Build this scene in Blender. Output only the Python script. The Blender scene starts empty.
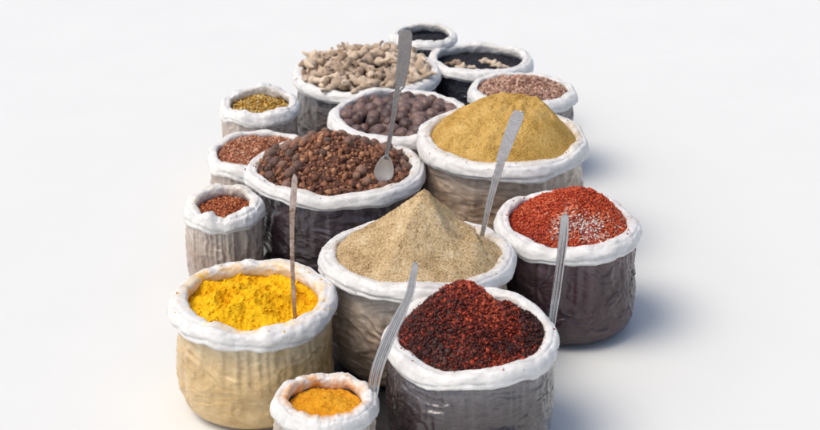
import bpy, math, random
import numpy as np
from mathutils import Vector, Matrix

random.seed(7)
rng = np.random.default_rng(11)
PI = math.pi
SC = bpy.context.scene
COL = SC.collection

# ------------------------------------------------------------------ camera
PITCH = math.radians(24.0)
F = 1500.0                     # focal length in pixels of the 820 px wide photograph
CX, CY = 410.0, 215.0
CAM = Vector((0.0, -3.355, 1.887))
cd = bpy.data.cameras.new('camera')
cam = bpy.data.objects.new('camera', cd)
COL.objects.link(cam)
cam.location = CAM
cam.rotation_euler = (PI / 2 - PITCH, 0, 0)
cd.sensor_width = 36
cd.lens = F / 820 * 36
cd.clip_end = 500
cd.dof.use_dof = True
cd.dof.focus_distance = 3.72
cd.dof.aperture_fstop = 5.0
SC.camera = cam

# ------------------------------------------------------------------ light
SUN_EL, SUN_AZ = math.radians(60), math.radians(-112)   # azimuth measured from +y towards +x
w = bpy.data.worlds.new('World')
SC.world = w
w.use_nodes = True
nt = w.node_tree
bg = nt.nodes['Background']
sky = nt.nodes.new('ShaderNodeTexSky')
sky.sky_type = 'NISHITA'
sky.sun_disc = False
sky.sun_elevation = SUN_EL
sky.sun_rotation = SUN_AZ
sky.air_density = 1.0
sky.dust_density = 4.0
sky.ozone_density = 0.6
nt.links.new(sky.outputs[0], bg.inputs[0])
bg.inputs[1].default_value = 0.128
sl = bpy.data.lights.new('sun', 'SUN')
sl.energy = 1.2
sl.angle = math.radians(36)
sl.color = (1.0, 0.95, 0.85)
sun = bpy.data.objects.new('sun', sl)
COL.objects.link(sun)
sd = Vector((math.sin(SUN_AZ) * math.cos(SUN_EL), math.cos(SUN_AZ) * math.cos(SUN_EL), math.sin(SUN_EL)))
sun.rotation_euler = sd.to_track_quat('Z', 'Y').to_euler()
sun.location = sd * 20
SC.view_settings.view_transform = 'Standard'
SC.view_settings.look = 'None'
SC.view_settings.exposure = 0.32
SC.view_settings.gamma = 1.0

# ------------------------------------------------------------------ picture measurements -> places
def ray(px, py):
    x = (px - CX) / F; y = -(py - CY) / F
    c, s = math.cos(PITCH), math.sin(PITCH)
    # camera axes: right (1,0,0), up (0,s,c), forward (0,c,-s)
    return Vector((x, c + y * s, -s + y * c))
def at(px, py, z):
    d = ray(px, py); t = (z - CAM.z) / d.z
    return CAM + d * t
def atY(px, py, Y):
    d = ray(px, py); t = (Y - CAM.y) / d.y
    return CAM + d * t

# ------------------------------------------------------------------ numpy noise
def _hash(i, j, k, seed):
    n = (i * 374761393 + j * 668265263 + k * 2147483647 + seed * 974634777) & 0xFFFFFFFF
    n = ((n ^ (n >> 13)) * 1274126177) & 0xFFFFFFFF
    n = (n ^ (n >> 16)) & 0xFFFFFF
    return n / float(0xFFFFFF)
def vnoise(p, seed=0):
    p = np.asarray(p, dtype=float)
    i = np.floor(p).astype(np.int64); f = p - i
    u = f * f * f * (f * (f * 6 - 15) + 10)
    r = 0
    for a in (0, 1):
        wa = u[..., 0] if a else 1 - u[..., 0]
        for b in (0, 1):
            wb = u[..., 1] if b else 1 - u[..., 1]
            for c in (0, 1):
                wc = u[..., 2] if c else 1 - u[..., 2]
                r = r + wa * wb * wc * _hash(i[..., 0] + a, i[..., 1] + b, i[..., 2] + c, seed)
    return r * 2 - 1
def fbm(p, seed=0, octv=4, gain=.5):
    r = 0; a = 1.0; p = np.asarray(p, dtype=float)
    for o in range(octv):
        r = r + a * vnoise(p, seed + o * 17); p = p * 2.03 + 5.1; a *= gain
    return r
def ridged(p, seed=0, octv=3):
    r = 0; a = 1.0; p = np.asarray(p, dtype=float)
    for o in range(octv):
        r = r + a * (1 - np.abs(vnoise(p, seed + o * 31)) * 2.2); p = p * 2.1 + 3.3; a *= .5
    return r

# ------------------------------------------------------------------ materials
def mat(name):
    m = bpy.data.materials.new(name); m.use_nodes = True
    return m, m.node_tree, m.node_tree.nodes['Principled BSDF']
def N(t, typ, **kw):
    n = t.nodes.new(typ)
    for k, v in kw.items(): setattr(n, k, v)
    return n
def ramp(t, stops):
    r = N(t, 'ShaderNodeValToRGB'); e = r.color_ramp.elements
    while len(e) < len(stops): e.new(0.5)
    for el, (p, c) in zip(e, stops):
        el.position = p; el.color = (*c, 1)
    return r
def noise_node(t, scale, detail=4, rough=.6, src=None, dist=0):
    n = N(t, 'ShaderNodeTexNoise'); n.inputs['Scale'].default_value = scale
    n.inputs['Detail'].default_value = detail; n.inputs['Roughness'].default_value = rough
    n.inputs['Distortion'].default_value = dist
    if src is not None: t.links.new(src, n.inputs['Vector'])
    return n
def coords(t, scale=(1, 1, 1)):
    tc = N(t, 'ShaderNodeTexCoord'); mp = N(t, 'ShaderNodeMapping')
    mp.inputs['Scale'].default_value = scale
    t.links.new(tc.outputs['Object'], mp.inputs['Vector'])
    return mp.outputs[0]
def bump(t, b, height, strength, dist, prev=None):
    n = N(t, 'ShaderNodeBump'); n.inputs['Strength'].default_value = strength
    n.inputs['Distance'].default_value = dist
    t.links.new(height, n.inputs['Height'])
    if prev is not None: t.links.new(prev.outputs[0], n.inputs['Normal'])
    t.links.new(n.outputs[0], b.inputs['Normal'])
    return n
def mixc(t, fac, a, b):
    m = N(t, 'ShaderNodeMix', data_type='RGBA')
    for i, v in ((0, fac), (6, a), (7, b)):
        if isinstance(v, tuple): m.inputs[i].default_value = (*v, 1)
        elif isinstance(v, (int, float)): m.inputs[i].default_value = v
        else: t.links.new(v, m.inputs[i])
    return m.outputs[2]
def math_node(t, op, a, b=None):
    m = N(t, 'ShaderNodeMath', operation=op)
    for i, v in ((0, a), (1, b)):
        if v is None: continue
        if isinstance(v, (int, float)): m.inputs[i].default_value = v
        else: t.links.new(v, m.inputs[i])
    return m.outputs[0]

def mat_powder(name, dark, mid, light, grain=210, speck=None, rough=.95, b1=.5):
    m, t, b = mat(name)
    v = coords(t)
    n1 = noise_node(t, grain, 5, .75, v)
    n2 = noise_node(t, 14, 4, .6, v)
    r = ramp(t, [(.36, dark), (.5, mid), (.66, light)])
    mx = math_node(t, 'ADD', math_node(t, 'MULTIPLY', n1.outputs[0], .62), math_node(t, 'MULTIPLY', n2.outputs[0], .40))
    t.links.new(mx, r.inputs[0])
    c = r.outputs[0]
    if speck:
        vo = N(t, 'ShaderNodeTexVoronoi'); vo.inputs['Scale'].default_value = 210
        t.links.new(v, vo.inputs['Vector'])
        f = math_node(t, 'MULTIPLY', math_node(t, 'LESS_THAN', vo.outputs['Distance'], .25), .45)
        c = mixc(t, f, c, speck)
    t.links.new(c, b.inputs['Base Color'])
    b.inputs['Roughness'].default_value = rough
    b.inputs['Specular IOR Level'].default_value = .15
    p = bump(t, b, n1.outputs[0], b1 * 1.5, .005)
    n3 = noise_node(t, 70, 4, .65, v)
    bump(t, b, n3.outputs[0], .45, .008, p)
    return m

def mat_tint(name, stops, rough=.6, spec=.35, nscale=400):
    """colour of every grain comes from its own random number"""
    m, t, b = mat(name)
    a = N(t, 'ShaderNodeAttribute', attribute_name='tint')
    r = ramp(t, stops)
    t.links.new(a.outputs['Fac'], r.inputs[0])
    n = noise_node(t, nscale, 3, .6, coords(t))
    c = mixc(t, math_node(t, 'MULTIPLY', n.outputs[0], .32), r.outputs[0], tuple(x * .5 for x in stops[0][1]))
    t.links.new(c, b.inputs['Base Color'])
    b.inputs['Roughness'].default_value = rough
    b.inputs['Specular IOR Level'].default_value = spec
    bump(t, b, n.outputs[0], .4, .002)
    return m

def mat_film(name, dark, light, top, rough=.32, coat=.4, sheen=.5, fine=.28):
    """cloudy plastic film stretched over the spice"""
    m, t, b = mat(name)
    v = coords(t)
    n = noise_node(t, 9, 6, .7, v, .6)
    r = ramp(t, [(.38, dark), (.66, light)])
    t.links.new(n.outputs[0], r.inputs[0])
    vs = coords(t, (1, 1, 4.5))
    nf = noise_node(t, 45, 6, .75, vs, 1.2)
    rf = ramp(t, [(.50, (0, 0, 0)), (.72, (1, 1, 1))])
    t.links.new(nf.outputs[0], rf.inputs[0])
    c = mixc(t, math_node(t, 'MULTIPLY', rf.outputs[0], sheen), r.outputs[0], top)
    a = N(t, 'ShaderNodeAttribute', attribute_name='neck')
    n4 = noise_node(t, 22, 5, .7, coords(t, (1, 1, .6)), .8)
    k = math_node(t, 'MULTIPLY', a.outputs['Fac'], math_node(t, 'MULTIPLY', n4.outputs[0], 1.7))
    k.node.use_clamp = True
    c = mixc(t, k, c, top)
    t.links.new(c, b.inputs['Base Color'])
    rr = N(t, 'ShaderNodeMapRange'); t.links.new(nf.outputs[0], rr.inputs[0])
    rr.inputs[3].default_value = rough - .12; rr.inputs[4].default_value = rough + .25
    t.links.new(rr.outputs[0], b.inputs['Roughness'])
    b.inputs['Coat Weight'].default_value = coat
    b.inputs['Coat Roughness'].default_value = .13
    wn = noise_node(t, 7, 3, .6, v)
    wm = N(t, 'ShaderNodeVectorMath', operation='MULTIPLY_ADD')
    t.links.new(wn.outputs['Color'], wm.inputs[0]); wm.inputs[1].default_value = (.16, .16, .16)
    t.links.new(coords(t, (1, 1, 1.7)), wm.inputs[2])
    hs = []
    for sc_ in (9, 27):
        vo = N(t, 'ShaderNodeTexVoronoi', feature='F1'); vo.inputs['Scale'].default_value = sc_
        t.links.new(wm.outputs[0], vo.inputs['Vector']); hs.append(vo.outputs['Distance'])
    p = bump(t, b, hs[0], .30, .022)
    p = bump(t, b, hs[1], .28, .008, p)
    p = bump(t, b, nf.outputs[0], fine * .7, .005, p)
    nb = noise_node(t, 150, 4, .6, vs, .5)
    bump(t, b, nb.outputs[0], .12, .002, p)
    return m

def mat_rim(name, dust, amount):
    m, t, b = mat(name)
    v = coords(t)
    n = noise_node(t, 30, 6, .7, v, .3)
    r = ramp(t, [(.3, (.60, .59, .56)), (.62, (.83, .815, .785))])
    t.links.new(n.outputs[0], r.inputs[0])
    a = N(t, 'ShaderNodeAttribute', attribute_name='dust')
    n2 = noise_node(t, 16, 7, .78, v, .8)
    rr = ramp(t, [(.44, (0, 0, 0)), (.66, (1, 1, 1))])
    t.links.new(n2.outputs[0], rr.inputs[0])
    k = math_node(t, 'MULTIPLY', rr.outputs[0], math_node(t, 'MULTIPLY', a.outputs['Fac'], amount))
    k.node.use_clamp = True
    c = mixc(t, k, r.outputs[0], dust)
    t.links.new(c, b.inputs['Base Color'])
    b.inputs['Roughness'].default_value = .5
    b.inputs['Specular IOR Level'].default_value = .4
    b.inputs['Subsurface Weight'].default_value = .12
    b.inputs['Subsurface Radius'].default_value = (.01, .01, .01)
    b.inputs['Subsurface Scale'].default_value = .5
    n3 = noise_node(t, 85, 5, .7, coords(t, (1, 1, .7)), 1.5)
    p = bump(t, b, n3.outputs[0], .32, .004)
    wv = N(t, 'ShaderNodeTexWave'); wv.inputs['Scale'].default_value = 260; wv.inputs['Distortion'].default_value = 2
    t.links.new(v, wv.inputs['Vector'])
    bump(t, b, wv.outputs[0], .06, .001, p)
    return m

def mat_nut(name, a, bcol, rough=.5):
    m, t, b = mat(name)
    oi = N(t, 'ShaderNodeObjectInfo')
    v = coords(t)
    n = noise_node(t, 60, 5, .7, v, .5)
    mx = math_node(t, 'ADD', math_node(t, 'MULTIPLY', n.outputs[0], .6), math_node(t, 'MULTIPLY', oi.outputs['Random'], .45))
    r = ramp(t, [(.25, a), (.75, bcol)])
    t.links.new(mx, r.inputs[0])
    t.links.new(r.outputs[0], b.inputs['Base Color'])
    b.inputs['Roughness'].default_value = rough
    b.inputs['Sheen Weight'].default_value = .15
    n2 = noise_node(t, 160, 4, .6, v, 1.0)
    bump(t, b, n2.outputs[0], .5, .003)
    return m

def mat_metal(name, colr, rough=.28, stip=0.0, rust=None):
    m, t, b = mat(name)
    b.inputs['Metallic'].default_value = .95
    v = coords(t)
    n = noise_node(t, 70, 5, .65, v)
    c = mixc(t, n.outputs[0], tuple(x * .62 for x in colr), colr)
    if rust:
        n2 = noise_node(t, 22, 6, .8, v)
        r = ramp(t, [(.46, (0, 0, 0)), (.60, (1, 1, 1))]); t.links.new(n2.outputs[0], r.inputs[0])
        c = mixc(t, r.outputs[0], c, rust)
        mt = math_node(t, 'SUBTRACT', .95, math_node(t, 'MULTIPLY', r.outputs[0], .7))
        t.links.new(mt, b.inputs['Metallic'])
    t.links.new(c, b.inputs['Base Color'])
    mr = N(t, 'ShaderNodeMapRange'); t.links.new(n.outputs[0], mr.inputs[0])
    mr.inputs[3].default_value = rough - .1; mr.inputs[4].default_value = rough + .2
    t.links.new(mr.outputs[0], b.inputs['Roughness'])
    if stip:
        vo = N(t, 'ShaderNodeTexVoronoi'); vo.inputs['Scale'].default_value = 330
        t.links.new(v, vo.inputs['Vector'])
        bump(t, b, vo.outputs['Distance'], stip, .003)
    return m

# ------------------------------------------------------------------ mesh helpers
def mesh_obj(name, verts, faces, m, parent=None, loc=None, smooth=True, attrs=None):
    me = bpy.data.meshes.new(name)
    me.from_pydata([tuple(v) for v in np.asarray(verts, dtype=float).tolist()], [], faces if isinstance(faces, list) else faces.tolist())
    me.update()
    if smooth: me.polygons.foreach_set('use_smooth', [True] * len(me.polygons))
    for k, a in (attrs or {}).items():
        at_ = me.attributes.new(k, 'FLOAT', 'POINT'); at_.data.foreach_set('value', np.asarray(a, dtype=np.float32).ravel())
    me.materials.append(m)
    o = bpy.data.objects.new(name, me); COL.objects.link(o)
    if parent is not None: o.parent = parent
    if loc is not None: o.location = loc
    return o
def tag(o, label, cat, group=None):
    o['label'] = label; o['category'] = cat
    if group: o['group'] = group
    return o
def empty(name, loc, label, cat, group=None):
    o = bpy.data.objects.new(name, None); COL.objects.link(o); o.location = loc
    o.empty_display_size = .05
    return tag(o, label, cat, group)
def grid_faces(nr, nc, wrap=True, off=0):
    i = np.arange(nr - 1)[:, None]; j = np.arange(nc if wrap else nc - 1)[None, :]
    j2 = (j + 1) % nc
    a = i * nc + j; b_ = i * nc + j2; c = (i + 1) * nc + j2; d = (i + 1) * nc + j
    return (np.stack([a, b_, c, d], -1).reshape(-1, 4) + off)

# ------------------------------------------------------------------ ground
gm, t, b = mat('pale_ground')
n = noise_node(t, 3, 5, .6, coords(t))
r = ramp(t, [(.3, (.738, .748, .722)), (.7, (.758, .767, .739))]); t.links.new(n.outputs[0], r.inputs[0])
t.links.new(r.outputs[0], b.inputs['Base Color'])
b.inputs['Roughness'].default_value = .9
b.inputs['Specular IOR Level'].default_value = .1
ground = mesh_obj('ground', [(-60, -60, 0), (60, -60, 0), (60, 60, 0), (-60, 60, 0)], [(0, 1, 2, 3)], gm, smooth=False)
ground['kind'] = 'structure'

# added black sheet under the sacks, stands in for shade in the gaps
def shade_sheet():
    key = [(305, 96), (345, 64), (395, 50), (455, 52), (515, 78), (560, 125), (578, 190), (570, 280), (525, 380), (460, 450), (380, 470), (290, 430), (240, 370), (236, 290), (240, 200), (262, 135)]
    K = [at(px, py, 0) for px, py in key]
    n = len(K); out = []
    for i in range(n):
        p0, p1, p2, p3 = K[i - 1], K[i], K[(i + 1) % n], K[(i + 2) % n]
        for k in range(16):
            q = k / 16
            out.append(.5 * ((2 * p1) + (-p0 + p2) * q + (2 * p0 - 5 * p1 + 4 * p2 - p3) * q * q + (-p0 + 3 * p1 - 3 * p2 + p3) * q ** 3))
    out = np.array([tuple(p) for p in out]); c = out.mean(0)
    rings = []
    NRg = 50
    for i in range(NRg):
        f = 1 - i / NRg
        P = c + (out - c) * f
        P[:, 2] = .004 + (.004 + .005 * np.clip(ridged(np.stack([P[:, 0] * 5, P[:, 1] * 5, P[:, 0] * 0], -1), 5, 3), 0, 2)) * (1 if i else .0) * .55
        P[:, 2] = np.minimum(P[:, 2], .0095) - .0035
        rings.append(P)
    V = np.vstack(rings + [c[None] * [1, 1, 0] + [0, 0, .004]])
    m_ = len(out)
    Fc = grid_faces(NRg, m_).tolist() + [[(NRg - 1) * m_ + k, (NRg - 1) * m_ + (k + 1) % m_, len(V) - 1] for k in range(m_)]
    m, t, b = mat('gap_shade_black')
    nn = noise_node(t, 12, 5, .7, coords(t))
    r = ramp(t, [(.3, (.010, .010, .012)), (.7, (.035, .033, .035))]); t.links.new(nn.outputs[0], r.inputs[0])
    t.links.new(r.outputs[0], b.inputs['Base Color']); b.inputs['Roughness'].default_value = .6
    o = mesh_obj('shade_sheet', V, Fc, m)
    tag(o, 'black sheet added beneath all the sacks as shade for the gaps between them', 'ground sheet')
shade_sheet()

# ------------------------------------------------------------------ sacks
SEED = [100]
SACKS = {}
def make_sack(key, px, py, hw, zr, film, rimm, label, tilt=(0, 0), a=.0195, b=.0215, wob=.008, yscale=1.0, dustside=None, loose=1.0):
    SEED[0] += 7; sd_ = SEED[0]
    c = at(px, py, zr)
    R = (at(px + hw, py, zr) - at(px - hw, py, zr)).length / 2
    root = empty('spice_sack', (c.x, c.y, 0), label, 'sack', 'open sacks of spice')
    NT = 400
    th = np.linspace(0, 2 * PI, NT, endpoint=False)
    ct, st = np.cos(th), np.sin(th)
    # outline of the mouth, a little irregular
    mo = 1 + .022 * vnoise(np.stack([ct * 1.3, st * 1.3, 0 * th + sd_], -1), sd_) + .008 * vnoise(np.stack([ct * 4, st * 4, 0 * th + sd_], -1), sd_ + 1)
    Rm = (R - a) * mo
    lift = wob * vnoise(np.stack([ct * 2.2, st * 2.2, 0 * th + 3.3], -1), sd_ + 2) + .3 * wob * vnoise(np.stack([ct * 7, st * 7, 0 * th + 3.3], -1), sd_ + 3)
    lift = lift + tilt[0] * Rm * ct + tilt[1] * Rm * st
    # rolled rim
    NP = 40
    ph = np.linspace(0, 2 * PI, NP, endpoint=False)
    T, Pp = np.meshgrid(th, ph, indexing='ij')
    rm = Rm[:, None]; lf = lift[:, None]
    thick = 1 + .20 * vnoise(np.stack([np.cos(T) * 3, np.sin(T) * 3, 0 * T], -1), sd_ + 4)
    ex = .82
    cp = np.sign(np.cos(Pp)) * np.abs(np.cos(Pp)) ** ex; sp = np.sign(np.sin(Pp)) * np.abs(np.sin(Pp)) ** ex
    q = np.stack([np.cos(T) * 9 + cp * .7, np.sin(T) * 9 + cp * .7, sp * 1.2], -1)
    wr = .05 * fbm(q, sd_ + 5, 3) + .085 * (ridged(np.stack([T * 4.2 + sp * 1.3, sp * 2.4 + T * .5, cp * .8], -1), sd_ + 6, 3) - .8) * .7 - .05 * np.clip(ridged(np.stack([T * 9 - sp * 2.2, sp * 1.2, cp * .5], -1), sd_ + 13, 1) - .45, 0, 1)
    wr = wr * np.clip(np.minimum(T, 2 * PI - T) * 6, .0, 1)
    # a groove where the film has been rolled round
    groove = -.20 * np.exp(-((Pp - (5.75 + .3 * np.sin(T * 2 + sd_))) / .16) ** 2)
    groove += -.13 * np.exp(-((Pp - (1.15 + .35 * np.sin(T + sd_ * .7))) / .14) ** 2)
    s = thick * (1 + wr + groove)
    rr = rm + a * s * cp + .006 * sp * -1
    zz = zr + lf + b * s * sp
    V = np.stack([rr * np.cos(T), rr * np.sin(T) * yscale, zz], -1).reshape(-1, 3)
    dust = np.clip(-np.cos(Pp) * .9 + .25 + .4 * np.sin(Pp), 0, 1) * (np.sin(Pp) > -.5)
    if dustside is not None:
        dust = dust * (.45 + .9 * np.clip(np.cos(T - dustside), 0, 1))
    i = np.arange(NT)[:, None]; j = np.arange(NP)[None, :]
    i2 = (i + 1) % NT; j2 = (j + 1) % NP
    Fc = np.stack([i * NP + j, i2 * NP + j, i2 * NP + j2, i * NP + j2], -1).reshape(-1, 4)
    mesh_obj('rolled_rim', V, Fc, rimm, root, attrs={'dust': dust})
    from mathutils.bvhtree import BVHTree
    bvh = BVHTree.FromPolygons(V.tolist(), Fc.tolist())
    # body
    NZ = 130
    u = np.linspace(0, 1, NZ)
    U, T = np.meshgrid(u, th, indexing='ij')
    top = zr + lift[None, :] - b * .2
    prof = np.interp(U, [0, .03, .08, .18, .45, .75, .93, 1.0], [.80, .90, .945, .985, 1.0, .975, .945, .955])
    base = R * .985 * prof * (1 + .02 * vnoise(np.stack([np.cos(T) * 1.1, np.sin(T) * 1.1, U * 1.4], -1), sd_ + 8)) * (U * mo[None, :] + (1 - U))
    Z = .011 + (top - .011) * U
    cx_, sx_ = np.cos(T), np.sin(T)
    warp = fbm(np.stack([cx_ * 1.5, sx_ * 1.5, U * 2], -1), sd_ + 9, 3)
    # long, mostly level creases as the film slumps
    cr = ridged(np.stack([cx_ * 2.0 + warp * .4, sx_ * 2.0, Z * 48 + warp * 3.0 + 1.5 * sx_], -1), sd_ + 10, 3)
    cr2 = ridged(np.stack([cx_ * 2.4, sx_ * 2.4 + warp * .6, Z * 17 - warp * 2.0 + 2 * cx_], -1), sd_ + 11, 2)
    # vertical gathers under the rim
    ga = vnoise(np.stack([cx_ * 15, sx_ * 15, Z * 6], -1), sd_ + 12)
    amp = np.clip(U * 8, 0, 1) * np.clip((1 - U) * 14, .15, 1)
    disp = loose * amp * (.0010 * cr + .0026 * cr2 + .0055 * ga * np.clip((U - .35) * 1.6, .15, 1) + .005 * warp)
    rr = base + disp - .012 * R / .25
    rr = np.minimum(rr, R * 1.01)
    V = np.stack([rr * cx_, rr * sx_ * yscale, Z], -1).reshape(-1, 3)
    Fc = grid_faces(NZ, NT).tolist()
    V = np.vstack([V, [[0, 0, .011]]])
    cidx = len(V) - 1
    Fc += [[cidx, (k + 1) % NT, k] for k in range(NT)]
    neck = np.clip((U - .55) / .45, 0, 1) ** 1.5
    neck = np.append(neck.ravel(), 0)
    mesh_obj('sack_wall', V, Fc, film, root, attrs={'neck': neck})
    info = dict(c=c, R=R, Ri=R - 1.62 * a, zr=zr, root=root, ys=yscale, mo=mo, tilt=tilt, sd=sd_, bvh=bvh)
    SACKS[key] = info
    return info

def surf(S, hf, x, y):
    h = hf(x, y)
    r_ = np.hypot(x, y)
    lim = .004 + 1.15 * (inner_radius(S, np.arctan2(y, x)) - r_)
    h = -.004 * np.logaddexp(-h / .004, -lim / .004)
    return S['zr'] + h + S['tilt'][0] * x + S['tilt'][1] * y
def inner_radius(S, ang):
    idx = (ang % (2 * PI)) / (2 * PI) * 400
    i0 = np.floor(idx).astype(int) % 400; f = idx - np.floor(idx)
    m = S['mo'][i0] * (1 - f) + S['mo'][(i0 + 1) % 400] * f
    return S['R'] * m - 1.55 * .022

def heap(S, hf, m, name, label, cat='spice heap', NR=110, NT=300, rough=.0, extra=None):
    """closed heap: upper surface z = zr + hf(x, y); returns surface sampler (local)"""
    th = np.linspace(0, 2 * PI, NT, endpoint=False)
    rad = np.linspace(0, 1, NR) ** .9
    Rr, T = np.meshgrid(rad[1:], th, indexing='ij')
    rin = inner_radius(S, T) * Rr
    X = rin * np.cos(T); Y = rin * np.sin(T) * S['ys']
    Z = surf(S, hf, X, Y)
    V = [np.array([[0, 0, float(surf(S, hf, np.array([0.]), np.array([0.]))[0])]]), np.stack([X, Y, Z], -1).reshape(-1, 3)]
    low = np.stack([X[-1] * .9, Y[-1] * .9, np.minimum(Z[-1] - .06, S['zr'] - .07)], -1)
    V.append(low); V.append(np.array([[0, 0, S['zr'] - .09]]))
    V = np.vstack(V)
    nring = NR
    Fc = (grid_faces(nring, NT, off=1)).tolist()
    Fc += [[0, 1 + k, 1 + (k + 1) % NT] for k in range(NT)]
    last = 1 + (nring - 1) * NT
    Fc += [[len(V) - 1, last + (k + 1) % NT, last + k] for k in range(NT)]
    attrs = {'tint': rng.random(len(V)) * .25}
    if extra is not None:
        EV, EF, ET = extra
        Fc += (EF + len(V)).tolist() if not isinstance(EF, list) else EF
        attrs['tint'] = np.concatenate([attrs['tint'], ET])
        V = np.vstack([V, EV])
    o = mesh_obj(name, V, Fc, m, attrs=attrs)
    # origin at the foot of the heap
    o.location = (S['c'].x, S['c'].y, 0)
    tag(o, label, cat, 'heaps of ground and crushed spice')
    return o

def sample_disc(S, n, rmax=.97):
    r = np.sqrt(rng.random(n)) * rmax; a = rng.random(n) * 2 * PI
    ri = inner_radius(S, a) * r
    return ri * np.cos(a), ri * np.sin(a) * S['ys']

def rand_rot(n, flat=None):
    q = rng.normal(size=(n, 4)); q /= np.linalg.norm(q, axis=1)[:, None]
    w_, x, y, z = q.T
    return np.stack([1 - 2 * (y * y + z * z), 2 * (x * y - z * w_), 2 * (x * z + y * w_),
                     2 * (x * y + z * w_), 1 - 2 * (x * x + z * z), 2 * (y * z - x * w_),
                     2 * (x * z - y * w_), 2 * (y * z + x * w_), 1 - 2 * (x * x + y * y)], -1).reshape(n, 3, 3)
g = (1 + 5 ** .5) / 2
ICO = np.array([(-1, g, 0), (1, g, 0), (-1, -g, 0), (1, -g, 0), (0, -1, g), (0, 1, g), (0, -1, -g), (0, 1, -g), (g, 0, -1), (g, 0, 1), (-g, 0, -1), (-g, 0, 1)]) / 1.9
ICOF = np.array([(0, 11, 5), (0, 5, 1), (0, 1, 7), (0, 7, 10), (0, 10, 11), (1, 5, 9), (5, 11, 4), (11, 10, 2), (10, 7, 6), (7, 1, 8),
                 (3, 9, 4), (3, 4, 2), (3, 2, 6), (3, 6, 8), (3, 8, 9), (4, 9, 5), (2, 4, 11), (6, 2, 10), (8, 6, 7), (9, 8, 1)])
OCT = np.array([(1, 0, 0), (-1, 0, 0), (0, 1, 0), (0, -1, 0), (0, 0, 1), (0, 0, -1.)])
OCTF = np.array([(0, 2, 4), (2, 1, 4), (1, 3, 4), (3, 0, 4), (2, 0, 5), (1, 2, 5), (3, 1, 5), (0, 3, 5)])
def grains(S, hf, n, size, aspect=(1, .8, .6), tmpl='ico', lift=.3, tintf=None, jit=.25, pts=None):
    TV, TF = (ICO, ICOF) if tmpl == 'ico' else (OCT, OCTF)
    x, y = sample_disc(S, n) if pts is None else pts
    n = len(x)
    z = surf(S, hf, x, y)
    sc = size[0] + (size[1] - size[0]) * rng.random(n) ** 2
    V = TV[None] * (1 + jit * rng.normal(size=(n, len(TV), 1))) * np.array(aspect)[None, None] * sc[:, None, None]
    V = np.einsum('nij,nkj->nki', rand_rot(n), V)
    V += np.stack([x, y, z + sc * lift * (rng.random(n) * 1.3 - .3)], -1)[:, None]
    Fc = (TF[None] + (np.arange(n) * len(TV))[:, None, None]).reshape(-1, 3)
    tn = rng.random(n) if tintf is None else tintf(x, y, rng.random(n))
    return V.reshape(-1, 3), Fc, np.repeat(np.clip(tn, 0, 1), len(TV))
def spilled(S, n, size):
    V = []; Fc = []; T_ = []; k = 0
    for _ in range(n):
        a = random.random() * 2 * PI; ri = float(inner_radius(S, np.array([a]))[0]); r = ri + random.random() ** 2 * .034
        hit = S['bvh'].ray_cast(Vector((r * math.cos(a), r * math.sin(a), 2)), Vector((0, 0, -1)))
        if hit[0] is None or hit[1].z < .25: continue
        sc = random.uniform(*size)
        M = np.array(rand_rot(1)[0])
        v = (OCT * np.array([1, .8, .5]) * sc) @ M.T + np.array(hit[0] + hit[1] * sc * .35)
        V.append(v); Fc.append(OCTF + k); k += 6; T_.append(np.full(6, random.random()))
    return np.vstack(V), np.vstack(Fc), np.concatenate(T_)
def join(*parts):
    V = []; Fc = []; T_ = []; o = 0
    for v, f, t_ in parts:
        V.append(v); Fc.append(f + o); T_.append(t_); o += len(v)
    return np.vstack(V), np.vstack(Fc), np.concatenate(T_)
def nz(x, y, s, seed, octv=4, z=0.0):
    return fbm(np.stack([x * s, y * s, x * 0 + z + seed * .37], -1), seed, octv)

# films and rims
W = (.80, .80, .80)
film_taupe = mat_film('taupe_film', (.27, .19, .125), (.48, .37, .27), (.70, .64, .57), sheen=.28)
film_brown = mat_film('brown_film', (.27, .175, .11), (.46, .33, .225), (.62, .52, .43), sheen=.25)
film_dark = mat_film('dark_film', (.016, .007, .010), (.050, .026, .032), (.16, .12, .14), rough=.24, sheen=.42, coat=.9, fine=.7)
film_plum = mat_film('plum_film', (.026, .011, .014), (.070, .032, .036), (.17, .11, .12), rough=.34, sheen=.2)
film_grey = mat_film('grey_film', (.05, .035, .03), (.13, .10, .09), (.38, .37, .38), rough=.3, sheen=.35)
film_black = mat_film('black_film', (.012, .012, .018), (.035, .038, .055), (.12, .13, .16), rough=.26, sheen=.2, coat=.8)
film_clear = mat_film('smoky_film', (.018, .010, .011), (.05, .033, .035), (.24, .22, .23), rough=.22, sheen=.35, coat=.9)
film_white = mat_film('milky_film', (.38, .35, .33), (.55, .53, .51), (.72, .71, .70), sheen=.4)
film_ochre = mat_film('ochre_film', (.50, .32, .12), (.68, .50, .25), (.76, .66, .46), sheen=.35)
film_beige = mat_film('beige_film', (.34, .25, .19), (.50, .41, .34), (.62, .56, .50), sheen=.3)
rim_clean = mat_rim('white_rim', (.45, .36, .22), .35)
rim_tan = mat_rim('tan_dusted_rim', (.50, .38, .21), .75)
rim_gold = mat_rim('gold_dusted_rim', (.50, .33, .10), 1.0)
rim_brown = mat_rim('brown_dusted_rim', (.45, .33, .16), .75)
rim_yellow = mat_rim('yellow_stained_rim', (.85, .50, .06), 1.1)
rim_red = mat_rim('red_dusted_rim', (.30, .17, .13), .5)
rim_orange = mat_rim('orange_stained_rim', (.75, .33, .05), 1.3)

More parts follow.
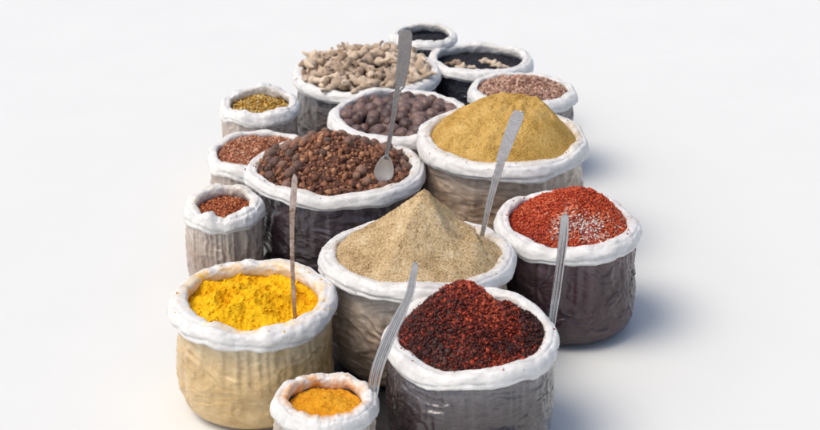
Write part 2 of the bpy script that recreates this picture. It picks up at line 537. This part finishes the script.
ZR = .28
S_c = make_sack('centre', 418, 257, 100, ZR, film_taupe, rim_tan, 'taupe sack with white rolled rim in the centre, holding the pointed tan powder heap', tilt=(0, -.06))
S_b = make_sack('brown', 334, 171, 90, ZR, film_dark, rim_brown, 'dark glossy sack with white rolled rim, holding the crushed brown spice with whole brown balls', tilt=(0, -.03))
S_n = make_sack('nuts', 400, 118, 72, ZR - .005, film_white, rim_clean, 'milky sack with white rolled rim, full of dark purple brown nuts', b=.020, a=.019, tilt=(0, .04))
S_g = make_sack('ginger', 366, 75, 75, ZR - .03, film_grey, rim_clean, 'grey sack at the back with white rolled rim, full of dry ginger root pieces', a=.018, b=.022)
S_y = make_sack('gold', 502, 142, 87, ZR + .05, film_brown, rim_gold, 'wide brown sack with white rolled rim under the tall golden powder heap', a=.022, b=.026, tilt=(0, .02))
S_r = make_sack('red', 568, 226, 74, ZR, film_plum, rim_red, 'plum sack with white rolled rim, holding the bright red flakes', tilt=(0, .04))
S_d = make_sack('darkred', 472, 337, 89, ZR - .01, film_clear, rim_clean, 'smoky sack in front with white rolled rim, holding the dark red flake heap', tilt=(.03, .05), dustside=-.5)
S_t = make_sack('turmeric', 253, 303, 84, ZR - .02, film_ochre, rim_yellow, 'ochre sack with yellow stained white rim, holding bright yellow powder', wob=.010, a=.023, b=.024, tilt=(0, .03))
S_o = make_sack('orange', 262, 155, 55, .19, film_beige, rim_clean, 'beige sack with white rim holding orange red flakes, behind the dark glossy sack', a=.018, b=.022, tilt=(0, .05))
S_l = make_sack('left', 224, 208, 40, ZR - .02, film_beige, rim_tan, 'small beige sack with white rim between orange flakes and yellow powder sacks', a=.018, b=.024, tilt=(0, .10))
S_u = make_sack('topleft', 260, 106, 40, ZR - .04, film_beige, rim_clean, 'small beige sack with white rim holding golden chips, left of the ginger sack', a=.018, b=.022, tilt=(0, .08))
S_a = make_sack('black', 480, 62, 53, ZR - .03, film_black, rim_clean, 'black sack with white rolled rim, holding black spice with tan chunks', a=.018, b=.02)
S_p = make_sack('pinkish', 522, 93, 55, ZR - .01, film_grey, rim_clean, 'grey sack with white rim holding reddish brown seeds, behind the golden heap', a=.016, b=.018)
S_k = make_sack('back', 424, 37, 34, ZR, film_black, rim_clean, 'small black sack with white rim at the very back, behind the black spice', a=.014, b=.016)
S_f = make_sack('front', 325, 404, 54, .20, film_beige, rim_orange, 'small beige sack with orange stained rim at the bottom, left of the dark red flakes', a=.018, b=.022)
ks = list(SACKS)
for i in range(len(ks)):
    for j in range(i):
        A, B = SACKS[ks[i]], SACKS[ks[j]]
        gap = math.hypot(A['c'].x - B['c'].x, A['c'].y - B['c'].y) - A['R'] - B['R']
        if gap < .015: print('GAP', ks[i], ks[j], round(gap, 3), 'R', round(A['R'], 3), round(B['R'], 3))

# ------------------------------------------------------------------ powder heaps
def planes_heap(peak, px0, py0, planes, floor=-.02, soft=.010):
    def f(x, y):
        h = None
        for (ang, slope, off) in planes:
            d = (x - px0) * math.cos(ang) + (y - py0) * math.sin(ang)
            v = peak - slope * d + off
            h = v if h is None else -soft * np.logaddexp(-h / soft, -v / soft)
        return h
    return f
# the pointed tan heap
tip = planes_heap(.186, .016, .010, [(-2.85, 1.02, 0), (-1.25, .98, .0), (-.1, 1.45, .0), (1.2, 1.1, .0), (2.4, 1.0, 0)], soft=.003)
skirt = planes_heap(.135, .010, .0, [(-2.85, .56, 0), (-1.25, .62, .0), (-.1, .52, .0), (.9, .6, .0), (2.2, .6, 0), (-2.05, .62, .004)], soft=.004)
def pf(x, y):
    a_, b_ = tip(x, y), skirt(x, y)
    return .005 * np.logaddexp(a_ / .005, b_ / .005)
def h_c(x, y):
    h = pf(x, y)
    rr = np.hypot(x, y)
    h = np.maximum(h, .010 - .06 * rr + .03 * np.exp(-((x - .15) ** 2 + (y + .03) ** 2) / .004))
    # lower shoulder with a scooped hollow, on the right
    sh = .064 - .9 * np.maximum(x - .135, 0) - .5 * np.abs(y + .015) * (np.abs(y + .015) > .03) + .008 * nz(x, y, 30, 31, 3)
    h = np.where(x > .06, np.maximum(h, np.minimum(sh, .07)), h)
    h = h - .026 * np.exp(-(((x - .112) / .030) ** 2 + ((y + .030) / .024) ** 2)) - .020 / (1 + np.exp(-(x + .25 * y - .150 - .004 * nz(x, y, 60, 35, 2)) / .0016))
    h = h - .012 * np.exp(-(((x - .150 + .25 * y) / .005) ** 2 + ((y + .055) / .045) ** 2))
    h = h + .006 * nz(x, y, 11, 32, 4) + .0016 * nz(x, y, 70, 33, 3) + .0007 * nz(x, y, 240, 34, 2)
    return h
m_tan = mat_powder('tan_powder', (.28, .175, .075), (.61, .44, .235), (.86, .72, .49), grain=190, speck=(.30, .19, .08))
ex = join(grains(S_c, h_c, 9000, (.0008, .0028), lift=.2, tmpl='oct'), spilled(S_c, 104, (.0010, .0028)))
m_tan_g = m_tan
heap(S_c, h_c, m_tan, 'powder_heap', 'pointed tan powder heap in the centre sack, with a scooped hollow on its right', NR=170, NT=420, extra=ex)

# the golden heap
pg = planes_heap(.178, .035, .02, [(-2.6, .62, 0), (-1.9, .66, 0), (-1.2, .60, .0), (-.4, .72, 0), (.5, .8, 0), (1.6, .8, 0), (2.6, .66, 0), (3.05, .60, 0)], soft=.014)
def h_y(x, y):
    h = pg(x, y)
    h = -.008 * np.logaddexp(-h / .008, -(.122 + .04 * (x - .04)) / .008) + (.005 * nz(x, y, 40, 40, 3))
    a_ = np.arctan2(y - .02, x - .035)
    h = h + .007 * vnoise(np.stack([np.cos(a_) * 5, np.sin(a_) * 5, np.hypot(x, y) * 6], -1), 41) * np.clip(np.hypot(x - .03, y - .02) * 12, 0, 1)
    h = h + .005 * nz(x, y, 16, 42, 4) + .0022 * nz(x, y, 60, 43, 3) + .0008 * nz(x, y, 220, 44, 2)
    return np.maximum(h, .016 - .03 * np.hypot(x, y))
m_gold = mat_powder('golden_powder', (.32, .17, .030), (.62, .385, .105), (.80, .56, .22))
ex = join(grains(S_y, h_y, 5200, (.0008, .003), lift=.2, tmpl='oct'), spilled(S_y, 52, (.0012, .0035)))
heap(S_y, h_y, m_gold, 'powder_heap', 'broad golden mustard coloured powder heap at upper right', NR=150, NT=400, extra=ex)

# turmeric
def h_t(x, y):
    h = .020 - .20 * np.maximum(np.hypot(x + .03, y - .03) - .05, 0)
    h = h + .020 * nz(x, y, 9, 50, 3) + .010 * (ridged(np.stack([x * 17, y * 17, x * 0], -1), 51, 3) - .9) + .0025 * nz(x, y, 70, 52, 3)
    h = h - .016 * np.exp(-(((x - .10) / .04) ** 2 + ((y + .02) / .035) ** 2))
    return h - .008
m_yel = mat_powder('yellow_powder', (.60, .24, .004), (.86, .47, .006), (.93, .63, .03), grain=120, b1=.3)
heap(S_t, h_t, m_yel, 'powder_heap', 'bright yellow lumpy turmeric powder with a thin spoon stuck in it', NR=130, NT=360,
     extra=join(grains(S_t, h_t, 900, (.0015, .006), lift=.2, tmpl='ico', aspect=(1, .9, .6)), spilled(S_t, 32, (.001, .0035))))

# front orange powder
def h_f(x, y):
    return .012 - .25 * np.hypot(x, y) + .006 * nz(x, y, 22, 55, 4) + .002 * nz(x, y, 90, 56, 3)
m_or = mat_powder('orange_powder', (.50, .16, .01), (.78, .34, .015), (.88, .48, .05), grain=150)
heap(S_f, h_f, m_or, 'powder_heap', 'orange yellow powder in the small sack at the bottom', NR=70, NT=200)

# ------------------------------------------------------------------ flake heaps
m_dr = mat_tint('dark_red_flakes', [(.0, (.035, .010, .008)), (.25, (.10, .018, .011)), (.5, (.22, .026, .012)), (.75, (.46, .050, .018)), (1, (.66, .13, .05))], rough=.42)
pd = planes_heap(.122, -.005, .045, [(-2.75, .42, 0), (-1.9, .42, 0), (-1.1, .46, .0), (-.35, .95, .0), (.4, 1.25, 0), (1.5, .9, 0), (2.6, .6, 0)], soft=.008)
def h_d(x, y):
    h = pd(x, y)
    low = .010 + .10 * np.clip(x - .08, 0, 1) + .012 * nz(x, y, 14, 60, 3)
    h = np.maximum(h, low - .10 * np.maximum(np.hypot(x, y) - .1, 0)) + .006 * nz(x, y, 20, 61, 4) + .002 * nz(x, y, 80, 62, 2)
    return h
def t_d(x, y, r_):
    # flake tint is brighter along the middle, darker towards the sides
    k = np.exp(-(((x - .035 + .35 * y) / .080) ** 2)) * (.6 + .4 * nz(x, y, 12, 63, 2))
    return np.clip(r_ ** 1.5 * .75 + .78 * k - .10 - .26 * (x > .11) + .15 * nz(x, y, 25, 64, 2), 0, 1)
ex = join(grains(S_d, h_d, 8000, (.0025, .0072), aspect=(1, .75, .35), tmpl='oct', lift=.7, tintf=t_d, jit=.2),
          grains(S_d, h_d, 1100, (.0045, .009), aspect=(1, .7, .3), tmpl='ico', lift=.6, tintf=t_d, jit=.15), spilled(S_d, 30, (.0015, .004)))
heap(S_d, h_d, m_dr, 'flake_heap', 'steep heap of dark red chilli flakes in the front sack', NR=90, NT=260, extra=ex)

m_rd = mat_tint('bright_red_flakes', [(.0, (.14, .022, .012)), (.25, (.42, .035, .012)), (.5, (.70, .085, .022)), (.72, (.82, .19, .06)), (.86, (.85, .48, .36)), (1, (.86, .76, .70))], rough=.5)
def h_r(x, y):
    h = .092 - .48 * np.hypot(x - .035, y - .03) + .008 * nz(x, y, 16, 70, 4) + .002 * nz(x, y, 80, 71, 2)
    return np.maximum(h, -.014 + .004 * nz(x, y, 20, 72, 3))
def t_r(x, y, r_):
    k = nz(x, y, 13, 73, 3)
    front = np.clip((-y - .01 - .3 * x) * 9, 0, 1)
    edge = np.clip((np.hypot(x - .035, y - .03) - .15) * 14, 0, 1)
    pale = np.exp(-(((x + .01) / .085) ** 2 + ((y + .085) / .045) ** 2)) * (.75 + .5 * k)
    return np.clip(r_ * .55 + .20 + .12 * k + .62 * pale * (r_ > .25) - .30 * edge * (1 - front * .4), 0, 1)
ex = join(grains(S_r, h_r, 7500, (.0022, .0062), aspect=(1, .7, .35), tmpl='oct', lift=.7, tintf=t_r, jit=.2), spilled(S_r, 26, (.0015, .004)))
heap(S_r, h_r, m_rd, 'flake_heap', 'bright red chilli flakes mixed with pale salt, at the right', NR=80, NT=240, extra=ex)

m_of = mat_tint('orange_flakes', [(.0, (.20, .06, .03)), (.3, (.52, .17, .07)), (.6, (.74, .34, .18)), (1, (.82, .55, .38))], rough=.5)
def h_o(x, y):
    return .032 - .22 * np.hypot(x, y) + .008 * nz(x, y, 18, 75, 3)
ex = grains(S_o, h_o, 2600, (.003, .0095), aspect=(1, .45, .25), tmpl='oct', lift=.8, jit=.2)
heap(S_o, h_o, m_of, 'flake_heap', 'orange red mace flakes in the beige sack behind the dark glossy sack', NR=60, NT=200, extra=ex)
def h_l(x, y):
    return .004 - .15 * np.hypot(x, y) + .006 * nz(x, y, 22, 76, 3)
m_lf = mat_tint('rust_flakes', [(.0, (.20, .04, .02)), (.4, (.58, .14, .04)), (1, (.75, .33, .14))], rough=.5)
heap(S_l, h_l, m_lf, 'flake_heap', 'rust red flakes in the small beige sack at far left', NR=50, NT=160,
     extra=grains(S_l, h_l, 1300, (.002, .007), aspect=(1, .6, .3), tmpl='oct', lift=.8, jit=.2))
m_gc = mat_tint('golden_chips', [(.0, (.26, .12, .02)), (.35, (.68, .38, .05)), (.75, (.80, .56, .14)), (1, (.82, .70, .38))], rough=.55)
def h_u(x, y):
    return .012 - .2 * np.hypot(x, y) + .006 * nz(x, y, 22, 77, 3)
heap(S_u, h_u, m_gc, 'chip_heap', 'golden dried peel chips in the small sack at upper left', NR=50, NT=160,
     extra=grains(S_u, h_u, 900, (.003, .010), aspect=(1, .5, .35), tmpl='oct', lift=.8, jit=.2))
m_ps = mat_tint('reddish_seeds', [(.0, (.16, .07, .05)), (.35, (.42, .21, .14)), (.7, (.60, .36, .25)), (1, (.74, .56, .44))], rough=.6)
def h_p(x, y):
    return .050 - .28 * np.hypot(x, y) + .005 * nz(x, y, 20, 78, 3)
heap(S_p, h_p, m_ps, 'seed_heap', 'reddish brown seeds heaped behind the golden powder', NR=60, NT=200,
     extra=grains(S_p, h_p, 3600, (.003, .0065), aspect=(1, .8, .7), tmpl='ico', lift=.8))
m_bs = mat_tint('black_spice', [(.0, (.012, .012, .018)), (.6, (.03, .03, .04)), (1, (.08, .075, .09))], rough=.5)
def h_a(x, y):
    return -.012 - .04 * np.hypot(x, y) + .004 * nz(x, y, 20, 79, 3)
heap(S_a, h_a, m_bs, 'seed_heap', 'black spice with tan chunks on top, in the black sack', NR=60, NT=200,
     extra=grains(S_a, h_a, 3000, (.0018, .004), lift=.5, tmpl='oct'))
heap(S_k, h_a, m_bs, 'seed_heap', 'black spice in the small sack at the very back', NR=50, NT=160,
     extra=grains(S_k, h_a, 1200, (.0018, .004), lift=.5, tmpl='oct'))

# crushed brown spice
m_br = mat_tint('crushed_brown_spice', [(.0, (.06, .026, .018)), (.25, (.17, .068, .040)), (.55, (.36, .150, .078)), (.8, (.54, .26, .13)), (1, (.66, .42, .27))], rough=.7)
def h_b(x, y):
    h = .100 - .50 * np.maximum(np.hypot((x + .01) * .9, y - .02) - .01, 0)
    return np.maximum(h, .008) + .010 * nz(x, y, 13, 80, 4) + .003 * nz(x, y, 60, 81, 2)
def t_b(x, y, r_):
    k = np.exp(-((x + .02) ** 2 + (y + .01) ** 2) / .012)
    return np.clip(r_ * .75 + .22 * k - .12 * (np.abs(x) > .13), 0, 1)
ex = join(grains(S_b, h_b, 3800, (.002, .006), tmpl='oct', lift=.6, tintf=t_b),
          grains(S_b, h_b, 1500, (.004, .0125), tmpl='ico', lift=.5, tintf=t_b, aspect=(1, .85, .75)), spilled(S_b, 30, (.0015, .004)))
heap(S_b, h_b, m_br, 'crushed_heap', 'heap of crushed brown spice crumbs in the dark glossy sack', NR=90, NT=260, extra=ex)

# ------------------------------------------------------------------ countable pieces
def ico_sphere(sub):
    import bmesh
    bm = bmesh.new(); bmesh.ops.create_icosphere(bm, subdivisions=sub, radius=1)
    v = np.array([x.co[:] for x in bm.verts]); f = [[q.index for q in p.verts] for p in bm.faces]; bm.free()
    return v, f
SPV, SPF = ico_sphere(4)
def nut_mesh(name, seed, size, m, asp, crease=.05, lump=.07):
    v = SPV.copy()
    d = 1 + lump * fbm(v * 1.3, seed, 3) + crease * (ridged(v * 2.6, seed + 5, 2) - .9) * .4
    # a small point and a flatter base
    d += .10 * np.exp(-((1 - v[:, 2]) / .05)) - .05 * np.exp(-((1 + v[:, 2]) / .1))
    v = v * d[:, None] * np.array(asp) * size
    me = bpy.data.meshes.new(name); me.from_pydata(v.tolist(), [], SPF)
    me.polygons.foreach_set('use_smooth', [True] * len(me.polygons)); me.materials.append(m)
    return me
def scatter(S, hf, name, meshes, dmin, tries, sink, label, cat, group, rmax=.93, layers=((0, 1.0),), scale=(.85, 1.15), prob=None, maxn=200, ymin=None, flat=False):
    placed = []
    for (dz, frac) in layers:
        cur = []
        for _ in range(tries):
            if len(cur) >= maxn * frac: break
            x, y = sample_disc(S, 1, rmax); x = float(x[0]); y = float(y[0])
            if prob is not None and random.random() > prob(x, y): continue
            if ymin is not None and y < ymin: continue
            if any((x - a) ** 2 + (y - b_) ** 2 < dmin * dmin for a, b_ in cur): continue
            cur.append((x, y))
            z = float(surf(S, hf, np.array([x]), np.array([y]))[0]) + sink + dz
            o = bpy.data.objects.new(name, random.choice(meshes)); COL.objects.link(o)
            o.location = (S['c'].x + x, S['c'].y + y, z)
            o.rotation_euler = (random.uniform(-.5, .5), random.uniform(-.5, .5), random.uniform(0, 6.28)) if flat else tuple(random.uniform(0, 6.28) for _ in range(3))
            s = random.uniform(*scale); o.scale = (s, s, s)
            tag(o, label, cat, group)
            placed.append(o)
    return placed
m_nut = mat_nut('purple_brown_shell', (.050, .022, .017), (.21, .120, .095), .38)
m_ball = mat_nut('brown_ball_shell', (.06, .028, .018), (.27, .145, .095), .7)
nuts = [nut_mesh('round_nut', 200 + k, .0215, m_nut, a_) for k, a_ in enumerate([(1, 1, 1.15), (1, .93, 1.2), (.95, 1, 1.0), (1.05, 1, 1.1)])]
balls = [nut_mesh('brown_ball', 220 + k, .0145, m_ball, a_) for k, a_ in enumerate([(1, 1, 1.05), (1, .93, 1.1), (.95, 1, 1.0)])]
def h_n(x, y):
    return .010 - .12 * np.hypot(x, y) + .005 * nz(x, y, 12, 90, 2)
m_und = mat_tint('nut_bed', [(0, (.03, .014, .014)), (1, (.08, .045, .04))])
heap(S_n, lambda x, y: h_n(x, y) - .022, m_und, 'crumb_bed', 'dark crumbs lying between the purple brown nuts', 'spice heap', NR=40, NT=160)
ns = scatter(S_n, h_n, 'round_nut', nuts, .0375, 9000, .008, 'dark purple brown round nut lying in the milky sack', 'nut', 'purple brown nuts in the milky sack', rmax=.95, layers=((-.018, .9), (0, 1)), maxn=150)
bs = scatter(S_b, h_b, 'brown_ball', balls, .027, 5000, .006, 'whole brown spice ball lying on the crushed brown spice', 'spice ball', 'whole brown balls on the crushed spice', rmax=.93,
             prob=lambda x, y: 0 if (.09 < x < .18 and -.07 < y < .07) else .10 + .8 * (x < -.10) + .5 * (x > .12) + .7 * (y > .05), maxn=58, scale=(.7, 1.2))

# ginger
m_gin = mat_nut('dry_ginger_skin', (.22, .135, .08), (.74, .59, .43), .75)
def ginger_mesh(seed):
    r0 = np.random.default_rng(seed)
    bm_v = []; bm_f = []; off = 0
    # one skin over a chain of knobs: radial field around a bent spine
    NL, NC = 26, 14
    L = .050 + .036 * r0.random()
    bend = r0.normal() * .35
    verts = []
    kn = r0.random(4) * 6
    for i in range(NL):
        u = i / (NL - 1); s = (u - .5) * L
        rad = .0092 * (math.sin(PI * min(max(u, .0), 1)) ** .45) * (1 + .34 * math.sin(u * 11 + kn[0]) + .2 * math.sin(u * 23 + kn[1]))
        cy = bend * L * (u - .5) ** 2 * 2.2
        for j in range(NC):
            a = 2 * PI * j / NC
            k = 1 + .85 * math.exp(-((u - .35) / .10) ** 2) * max(0, math.cos(a - kn[2])) ** 3 + .7 * math.exp(-((u - .7) / .09) ** 2) * max(0, math.cos(a - kn[3])) ** 3
            verts.append((s, cy + rad * k * math.cos(a), rad * .85 * k * math.sin(a)))
    V = np.array(verts)
    V *= (1 + .14 * fbm(V * 90, seed, 3))[:, None]
    Fc = grid_faces(NL, NC).tolist() + [list(range(NC))[::-1], [(NL - 1) * NC + j for j in range(NC)]]
    me = bpy.data.meshes.new('ginger_root'); me.from_pydata(V.tolist(), [], Fc)
    me.polygons.foreach_set('use_smooth', [True] * len(me.polygons)); me.materials.append(m_gin)
    return me
gins = [ginger_mesh(300 + k) for k in range(9)]
def h_g(x, y):
    return .066 - .24 * np.hypot(x, y) + .016 * nz(x, y, 16, 95, 2)
m_gd = mat_tint('ginger_dust', [(0, (.14, .09, .06)), (1, (.34, .24, .16))])
heap(S_g, lambda x, y: h_g(x, y) - .016, m_gd, 'crumb_bed', 'brownish dust and crumbs between the dry ginger roots', 'spice heap', NR=40, NT=160)
scatter(S_g, h_g, 'ginger_root', gins, .034, 9000, .004, 'pale knobbly dry ginger root piece in the grey sack', 'ginger root', 'dry ginger roots in the grey sack',
        rmax=.93, layers=((-.012, .8), (.006, 1)), maxn=100, scale=(1.05, 1.6), flat=True)
# tan chunks on the black spice
for (px, py, s, lab) in ((456, 63, 1.3, 'left pale tan chunk lying on the black spice'), (466, 68, 1.1, 'small pale tan chunk nearest the rim on the black spice'),
                         (489, 62, 1.3, 'reddish tan chunk lying right on the black spice'), (500, 66, 1.0, 'smallest reddish tan chunk at the right on the black spice')):
    p = at(px, py, S_a['zr'] - .006)
    o = bpy.data.objects.new('dried_root', random.choice(gins)); COL.objects.link(o)
    o.location = p; o.scale = (s, s, s); o.rotation_euler = (.2, .1, random.uniform(-.6, .4))
    tag(o, lab, 'dried root', 'tan chunks on the black spice')

# ------------------------------------------------------------------ spoons
def strip(name, pts, widths, m, parent, thick=.0022, dish=.0, nsub=14, ncr=19):
    """metal strip with a dished cross-section swept along a smooth line"""
    P = [Vector(p) for p in pts]
    out = []; ww = []; dd = []
    ds = dish if isinstance(dish, (list, tuple)) else [dish] * len(P)
    for i in range(len(P) - 1):
        p0 = P[max(i - 1, 0)]; p1 = P[i]; p2 = P[i + 1]; p3 = P[min(i + 2, len(P) - 1)]
        for k in range(nsub):
            s = k / nsub
            out.append(.5 * ((2 * p1) + (-p0 + p2) * s + (2 * p0 - 5 * p1 + 4 * p2 - p3) * s * s + (-p0 + 3 * p1 - 3 * p2 + p3) * s ** 3))
            e = s * s * (3 - 2 * s)
            ww.append(widths[i] * (1 - e) + widths[i + 1] * e); dd.append(ds[i] * (1 - e) + ds[i + 1] * e)
    out.append(P[-1]); ww.append(widths[-1]); dd.append(ds[-1])
    verts = []; n = len(out)
    for i, p in enumerate(out):
        tan = (out[min(i + 1, n - 1)] - out[max(i - 1, 0)]).normalized()
        face = (CAMDIR - tan * CAMDIR.dot(tan)).normalized()
        side = tan.cross(face).normalized()
        hw = ww[i] / 2
        row = []
        for k in range(ncr):
            c = -1 + 2 * k / (ncr - 1)
            row.append(p + side * hw * c + face * (dd[i] * (c * c - 1) + dd[i] * .5 * math.cos(c * 9.0) + thick * .5 * (1 - .6 * abs(c) ** 3)))
        for k in range(ncr - 1, -1, -1):
            c = -1 + 2 * k / (ncr - 1)
            row.append(p + side * hw * c * .97 + face * (dd[i] * (c * c - 1) - thick * .5 * (1 - .6 * abs(c) ** 3)))
        verts += [tuple(v - parent.location) for v in row]
    nc = 2 * ncr
    Fc = grid_faces(n, nc).tolist() + [list(range(nc))[::-1], [(n - 1) * nc + k for k in range(nc)]]
    return mesh_obj(name, verts, Fc, m, parent)
CAMDIR = Vector((.12, -.86, .50)).normalized()      # the flat side of the handles looks this way
def bowl(parent, p, tan, L, Wd, m, face=None):
    """spoon bowl: a thin dished oval shell"""
    face = face or (CAMDIR - tan * CAMDIR.dot(tan)).normalized()
    side = tan.cross(face).normalized()
    V = []; NR_, NT_ = 9, 28
    for sgn, th_ in ((1, .0008), (-1, -.0008)):
        for i in range(NR_):
            rr = i / (NR_ - 1)
            for j in range(NT_):
                a = 2 * PI * j / NT_
                u = rr * math.cos(a); v = rr * math.sin(a)
                V.append(tuple(p + tan * (L / 2 * (u + 1) - .004) + side * (Wd / 2 * v * (1 + .30 * u)) + face * (th_ - .009 * (1 - rr * rr)) - parent.location))
    Fc = grid_faces(NR_, NT_).tolist()
    Fc2 = [[q[0] + NR_ * NT_, q[3] + NR_ * NT_, q[2] + NR_ * NT_, q[1] + NR_ * NT_] for q in Fc]
    e0 = (NR_ - 1) * NT_
    edge = [[e0 + j, e0 + (j + 1) % NT_, e0 + NR_ * NT_ + (j + 1) % NT_, e0 + NR_ * NT_ + j] for j in range(NT_)]
    return mesh_obj('bowl', V, Fc + Fc2 + edge, m, parent)
m_st = mat_metal('stippled_steel', (.92, .92, .94), .30, .7)
m_st2 = mat_metal('grey_steel', (.50, .485, .49), .28, .5)
m_al = mat_metal('worn_aluminium', (.60, .60, .62), .20)
m_bo = mat_metal('pale_bowl_steel', (.92, .90, .86), .5)
m_cu = mat_metal('rusty_copper', (.78, .66, .60), .42, 0, rust=(.22, .10, .04))

def spoon(label, ent, top, zent, dytop, mids, widths, m, dish, bowl_L=.05, bowl_W=.032, deep=.05, thick=.0022, bowlm=None):
    """ent: picture point where it enters the spice; top: end of the handle; mids: (fraction, px, py)"""
    pe = at(ent[0], ent[1], zent)
    def P(px, py, f): return atY(px, py, pe.y + dytop * f)
    pts = [P(top[0], top[1], 1)] + [P(px, py, f) for (f, px, py) in mids] + [pe]
    tan = (pts[-1] - pts[-2]).normalized()
    pts.append(pe + tan * deep)
    sc = F / ((pe - CAM).length)
    ws = [x / sc for x in widths]; ws.append(ws[-1])
    root = empty('spoon', pe, label, 'spoon', 'metal spoons stuck in the spices')
    strip('handle', pts, ws, m, root, dish=dish, thick=thick)
    bowl(root, pts[-1] - tan * .004, tan, bowl_L, bowl_W, bowlm or m)
    return root
# long one in the crushed brown spice (its bowl stands half out of the heap)
spoon('long grey spoon with a stippled handle, its bowl in the crushed brown spice', (386.5, 157), (406, 30), ZR + .095, -.02,
      [(.95, 405.4, 37), (.8, 403.5, 60), (.62, 400, 84), (.58, 398, 90), (.3, 392, 125)],
      [9, 13.5, 13, 10.5, 6.5, 4.5, 4.5], m_st2, [.0005, .0005, .0005, .0005, .001, .001, .001, .001], .085, .052, .002, bowlm=m_bo)
spoon('pale stippled spoon standing in the tan powder, in front of the golden heap', (482, 236), (519, 111), ZR + .012, -.05,
      [(.90, 516, 120), (.75, 509, 138), (.60, 502, 158), (.56, 500.5, 164), (.3, 491, 197)],
      [9.5, 12.8, 12, 10.5, 8, 6.5, 4.6], m_st, [0, .0003, .0003, .0003, .002, .0025, .0018, .0018])
spoon('thin rusty copper coloured spoon standing in the yellow powder', (295, 318), (294.5, 174), ZR - .03, -.02,
      [(.93, 294.5, 181), (.75, 293, 203), (.62, 292, 222), (.3, 292.5, 270)],
      [1.5, 5.5, 6.5, 4.6, 4.2, 3.8], m_cu, 0, .045, .028, .04)
pfs = spoon('curved shiny channelled spoon leaning in front of the centre sack', (373, 392), (413.5, 263), .215, .00,
      [(.98, 415, 266), (.9, 413, 277), (.78, 408.5, 297), (.55, 395, 325), (.3, 383, 353), (.12, 376, 374)],
      [4, 6, 7, 8, 11, 12, 12, 11], m_al, [.0005, .001, .002, .0025, .0035, .0045, .004, .003, .003], .05, .034, .03)
spoon('short bright spoon standing at the right end of the dark red flakes', (552, 322), (564, 215), ZR - .02, -.02,
      [(.96, 564.5, 219), (.8, 563.5, 237), (.6, 560.5, 262), (.3, 556.5, 292)],
      [5, 8.5, 9.5, 8.5, 8.5, 7.5], m_al, [.0005, .001, .0022, .003, .003, .003, .003], .045, .03, .03)
